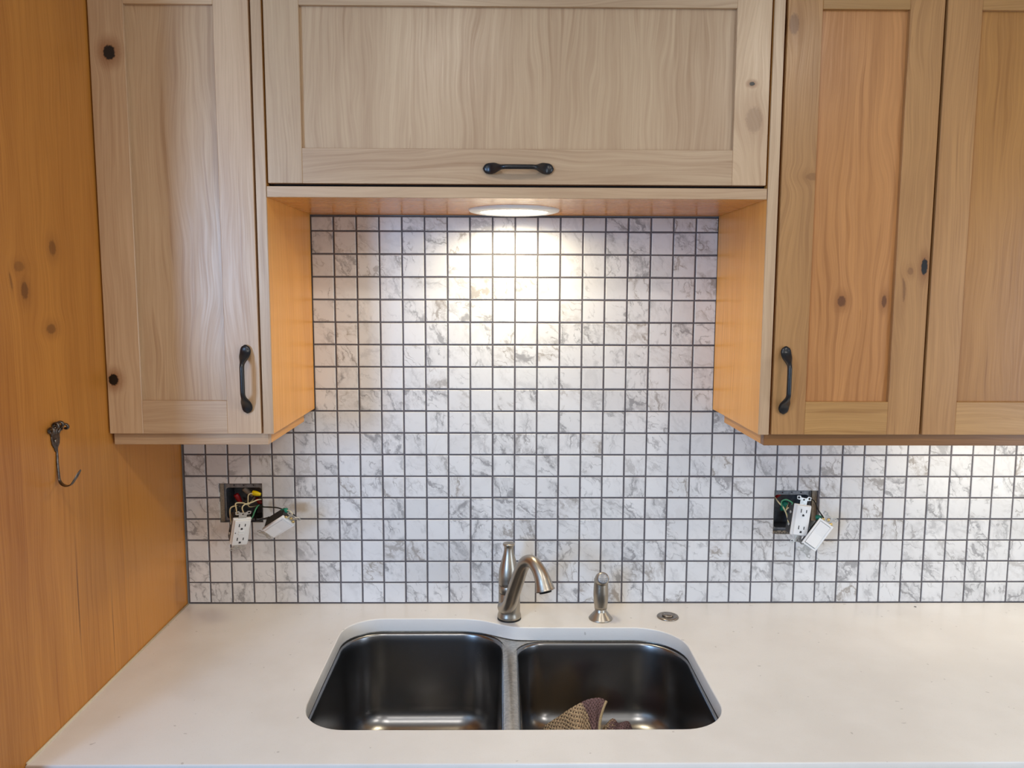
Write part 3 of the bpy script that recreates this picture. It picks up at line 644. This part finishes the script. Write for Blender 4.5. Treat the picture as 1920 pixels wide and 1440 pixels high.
def switch(Mx, label):
    c_ = Mx.translation; dev = empty('rocker_switch', c_, label, 'switch', 'loose rocker switches')
    MB().box((-.0175, .001, -.030), (.0175, .026, .030), .0015, Mx).build('rear_housing', black_pl, dev)
    fr = slab('frame', white_pl, [rect(-.0172, .0172, -.0340, .0340), rect(-.0128, .0128, -.0295, .0295)], .0075, Mx @ Matrix.Translation((0, -.0025, 0)) @ XZ, .0006, parent=dev, bres=1)
    V = [(-.0124, -.0025, -.029), (.0124, -.0025, -.029), (.0124, -.0025, .029), (-.0124, -.0025, .029), (-.0124, -.0105, -.0285), (.0124, -.0105, -.0285), (.0124, -.0068, .0285), (-.0124, -.0068, .0285), (-.0124, -.0072, 0), (.0124, -.0072, 0)]
    MB().add(V, [(0, 1, 2, 3), (4, 5, 9, 8), (8, 9, 6, 7), (0, 1, 5, 4), (2, 3, 7, 6), (1, 2, 6, 9, 5), (3, 0, 4, 8, 7)], Mx).build('rocker', white_pl, dev)
    yoke(dev, Mx)
    for dx, dz in ((-.010, .036), (.010, .036), (0, .041)):
        MB().lathe([(.0036, 0), (.0036, .0020), (.0026, .0030), (.0004, .0030)], Mx @ Matrix.Translation((dx, 0, dz)) @ Matrix.Rotation(R(90), 4, 'X'), 12).build('terminal_screw', brass, dev)
    return dev
Y = lambda u, v, y: un(u, v, 'y', y)
# left pair
eL = ebox(OPL, 'open electrical box with a yellow wire nut, in the tiles near the end panel', (.0885, .1785, .1965, .2868))
cL = (Y(455, 969, -.080)+Y(447, 1022, -.056))/2
ML = frame_from(cL, Y(455, 969, -.080)-Y(447, 1022, -.056), Vector((1, .52, .02)))
rL = receptacle(ML, 'loose white receptacle with test buttons hanging from the box near the end panel', True)
A, B, D_ = Y(494, 990, -.088), Y(531, 967, -.112), Y(515, 1004, -.074)
MLs = frame_from((B+D_)/2, B-A, D_-A)
switch(MLs, 'loose white rocker switch dangling beside the receptacle with test buttons')
tL = ML @ Vector((-.010, .012, .036)); tL2 = ML @ Vector((.006, .012, .036)); tL3 = ML @ Vector((.0195, .012, .018)); tL4 = ML @ Vector((-.0195, .012, .016))
nut(eL, Y(489, 927, .002), Y(470, 923, .004)-Y(489, 927, .002), nut_y, .020, .0056)
nut(eL, Vector((.118, .035, .232)), (-.35, -.2, .8), nut_r, .026, .006); nut(eL, Vector((.146, .035, .250)), (-.7, -.25, .75), nut_t, .028, .006)
nut(eL, Vector((.150, .045, .242)), (.6, -.1, -.5), nut_r, .02, .006)
wire(eL, [Vector((.15, .05, .25)), Y(467, 945, -.01), Y(455, 943, -.03), Y(442, 944, -.05), Y(443, 955, -.06), tL], wire_cream)
wire(eL, [Vector((.175, .045, .24)), Y(484, 937, -.01), Y(472, 942, -.03), Y(459, 946, -.05), Y(454, 953, -.06), tL2], wire_cream)
wire(eL, [Vector((.11, .05, .22)), Y(446, 948, -.02), Y(434, 951, -.04), Y(431, 960, -.05), tL4], wire_cream)
wire(eL, [Y(488, 927, .004), Y(468, 926, -.004), Y(465, 937, -.012), Y(467, 950, -.01), Vector((.155, .04, .225))], wire_cream, .0012)
wire(eL, [Vector((.16, .05, .225)), Y(483, 949, -.02), Y(477, 960, -.04), Y(474, 968, -.05), tL3], wire_green)
wire(eL, [Vector((.12, .05, .24)), Y(462, 938, -.01), Y(452, 946, -.02), Y(440, 955, -.04), ML @ Vector((-.0195, .014, -.012))], wire_black)
wire(eL, [Vector((.15, .05, .215)), Y(480, 976, -.02), Y(493, 973, -.05), Y(504, 970, -.07), MLs @ Vector((-.0195, .022, -.02))], wire_black)
wire(eL, [Vector((.17, .05, .225)), Y(492, 950, -.02), Y(508, 951, -.05), Y(520, 952, -.07), Y(530, 955, -.085)], wire_black)
wire(eL, [Y(533, 957, -.09), Y(543, 958, -.095), Y(548, 965, -.10), MLs @ Vector((-.010, -.005, .0375))], wire_cream, .0012)
nut(eL, Y(528, 957, -.088), Y(542, 957, -.094)-Y(528, 957, -.088), nut_g, .014, .0052)
# right pair
eR = ebox(OPR, 'open electrical box with green wires, in the tiles below the two-door cabinet', (1.3690, 1.4560, .1745, .2705))
MR = frame_from((Y(1506, 947, -.058)+Y(1497, 1003, -.066))/2, Y(1506, 947, -.058)-Y(1497, 1003, -.066), Vector((1, .12, -.12)))
receptacle(MR, 'loose plain white receptacle hanging from the box below the two-door cabinet', False)
A, B, D_ = Y(1504, 1018, -.078), Y(1537, 974, -.074), Y(1528, 1031, -.088)
MRs = frame_from((B+D_)/2, B-A, D_-A)
switch(MRs, 'loose white rocker switch tilted against the plain receptacle below the two-door cabinet')
gL = MR @ Vector((-.0195, .015, .030)); 
wire(eR, [Vector((1.44, .05, .20)), Y(1478, 965, .0), Y(1467, 950, -.01), Y(1466, 940, -.02), Y(1475, 937, -.035), Y(1486, 943, -.045), gL], wire_green)
wire(eR, [Vector((1.372, .05, .262)), Y(1460, 942, 0), Y(1468, 950, -.01), Y(1474, 962, -.02), MR @ Vector((-.0195, .015, -.012))], wire_cream)
wire(eR, [Vector((1.41, .05, .22)), Y(1472, 957, -.01), Y(1476, 966, -.02), MR @ Vector((-.0195, .016, -.014))], wire_green)
wire(eR, [Vector((1.42, .05, .23)), Y(1474, 956, -.01), Y(1478, 952, -.02), Y(1483, 956, -.035), MR @ Vector((-.0195, .015, .014))], wire_cream)
wire(eR, [Vector((1.45, .04, .24)), Y(1515, 935, -.02), Y(1527, 940, -.04), Y(1535, 957, -.055), Y(1543, 969, -.065), MRs @ Vector((-.012, -.005, .0385))], wire_black)
wire(eR, [Y(1517, 936, -.02), Y(1524, 938, -.035), Y(1529, 942, -.042)], wire_cream, .0018)
nut(eR, Y(1541, 970, -.062), Y(1529, 970, -.055)-Y(1541, 970, -.062), nut_g, .013, .0052)
nut(eR, Vector((1.40, .04, .215)), (.2, -.3, .6), nut_g, .024, .0065); nut(eR, Vector((1.385, .04, .245)), (.3, -.3, .6), nut_r, .022, .006)
# ------------------------------------------------------------------ knitted dishcloth in the right bowl
t = NT('knitted_cotton'); uvn = t.n('ShaderNodeUVMap').outputs[0]; us_ = t.n('ShaderNodeSeparateXYZ'); t.put(us_.inputs[0], uvn)
u_, v_ = us_.outputs[0], us_.outputs[1]
kn = t.m_('MULTIPLY', t.m_('SINE', t.m_('MULTIPLY', u_, 100)), t.m_('SINE', t.m_('ADD', t.m_('MULTIPLY', v_, 95), t.m_('MULTIPLY', t.m_('ABSOLUTE', t.m_('SINE', t.m_('MULTIPLY', u_, 50))), 2))))
nz = t.noise(uvn, 14, 3)
colr = t.n('ShaderNodeAttribute', attribute_name='yarn').outputs['Fac']
yf = t.rng(t.m_('ADD', colr, t.m_('MULTIPLY', t.m_('SUBTRACT', nz, .5), .45)), .42, .58)
c = t.mix(yf, t.mix(t.rng(t.noise(uvn, 60, 2), .35, .65), lin(206, 184, 150), lin(178, 150, 124)), t.mix(t.rng(t.noise(uvn, 60, 2), .35, .65), lin(140, 112, 114), lin(104, 78, 82)))
c = t.mix(t.rng(kn, -.35, -.85), c, lin(70, 52, 44))
bn = t.n('ShaderNodeBump'); bn.inputs['Strength'].default_value = .9; bn.inputs['Distance'].default_value = .0016
t.put(bn.inputs['Height'], kn); t.put(t.b.inputs['Normal'], bn.outputs[0])
knit = t.set(Base_Color=c, Roughness=.95)
ZFL = RB[5]+.004
def cl_pt(u, v, y):
    p = un(u, v, 'y', y); return p
ridge_px = [(1022, 1368), (1034, 1357), (1050, 1345), (1066, 1332), (1082, 1322), (1098, 1315), (1112, 1313), (1126, 1313), (1136, 1317)]
ridge_ = spline([Vector((.812, -.262, ZFL+.002))]+[cl_pt(u, v, -.250) for u, v in ridge_px], 5)
NS = len(ridge_); NTt = 36; grid = []; me_v = []; uvs = []; yarn = []
foot_f = [Vector((.835+.115*i/(NS-1), -.335+.02*math.sin(i*.5), ZFL)) for i in range(NS)]
foot_b = [Vector((.832+.105*i/(NS-1), -.212+.004*math.sin(i*.7), ZFL)) for i in range(NS)]
for i in range(NS):
    s_ = i/(NS-1); rp = ridge_[i]
    curl = max(0, (s_-.72)/.28)
    for j in range(NTt+1):
        q = -1+2*j/NTt
        ft = foot_f[i] if q < 0 else foot_b[i]; a = abs(q)
        p = rp.lerp(ft, a)
        p.z = rp.z+(ft.z-rp.z)*(a**1.25)
        p.x -= curl*.020*math.sin(math.pi*min(1, a*1.05))       # the tip's edge hollows inwards
        p.y += (.004*math.sin(s_*9+a*5)) ; p.z += .0018*math.sin(s_*21+a*8)*a*(1-a)*3
        p.z = max(p.z, ZFL)
        me_v.append(p); uvs.append((s_*1.1, q*.8))
        yarn.append(min(1, max(0, .5+ (s_-(.60+.30*min(a, 1)))*4)))
V2 = [v+Vector((0, 0, 0)) for v in me_v]; Fc = [(i*(NTt+1)+j, (i+1)*(NTt+1)+j, (i+1)*(NTt+1)+j+1, i*(NTt+1)+j+1) for i in range(NS-1) for j in range(NTt)]
def cloth_mesh(name, verts, faces, uv, yr, thick, parent=None, origin=(0, 0, 0)):
    me = bpy.data.meshes.new(name); o3 = Vector(origin); me.from_pydata([tuple(v-o3) for v in verts], [], faces)
    ul = me.uv_layers.new(name='UVMap'); at_ = me.attributes.new('yarn', 'FLOAT', 'POINT')
    for l in me.loops: ul.data[l.index].uv = uv[l.vertex_index]
    for i, x in enumerate(yr): at_.data[i].value = x
    me.materials.append(knit)
    for p in me.polygons: p.use_smooth = True
    ob = bpy.data.objects.new(name, me); C.objects.link(ob); ob['_o'] = list(o3)
    if parent: ob.parent = parent; ob.location = o3-Vector(parent['_o'])
    else: ob.location = o3+Vector((0, 0, Z0))
    md = ob.modifiers.new('thickness', 'SOLIDIFY'); md.thickness = thick; md.offset = 1
    return ob
CO = (.88, -.25, ZFL)
dc = cloth_mesh('dishcloth', me_v, Fc, uvs, yarn, .003, None, CO)
tag(dc, 'crumpled beige and purple knitted dishcloth in the right sink bowl', 'cloth')
hem = [ridge_[-1].copy()]
edge_f = [me_v[(NS-1)*(NTt+1)+j] for j in range(NTt//2, -1, -1)]
hb = MB().sweep([p+Vector((.001, 0, .001)) for p in edge_f], .0030, 8).build('hem', plain('cotton_hem', lin(196, 176, 140), .95, noise=.35, scale=500, bump=1), dc)
lump = []; lu = []; ly = []; n1, n2 = 22, 14
for i in range(n1):
    for j in range(n2):
        a, q = i/(n1-1), -1+2*j/(n2-1)
        x = .945+.062*a; h_ = .052*math.sin(math.pi*min(1, max(.02, a)))**.7*(1+.25*math.sin(a*9))*(1-q*q)**.6
        lump.append(Vector((x+.006*math.sin(q*4), -.236+.035*q, ZFL+h_+.002*math.sin(a*22+q*5)*(1-q*q)))); lu.append((a*.6, q*.4)); ly.append(.35+.5*a)
LF = [(i*n2+j, (i+1)*n2+j, (i+1)*n2+j+1, i*n2+j+1) for i in range(n1-1) for j in range(n2-1)]
cloth_mesh('folded_edge', lump, LF, lu, ly, .003, dc, CO)
for o in bpy.data.objects:
    if '_o' in o: del o['_o']
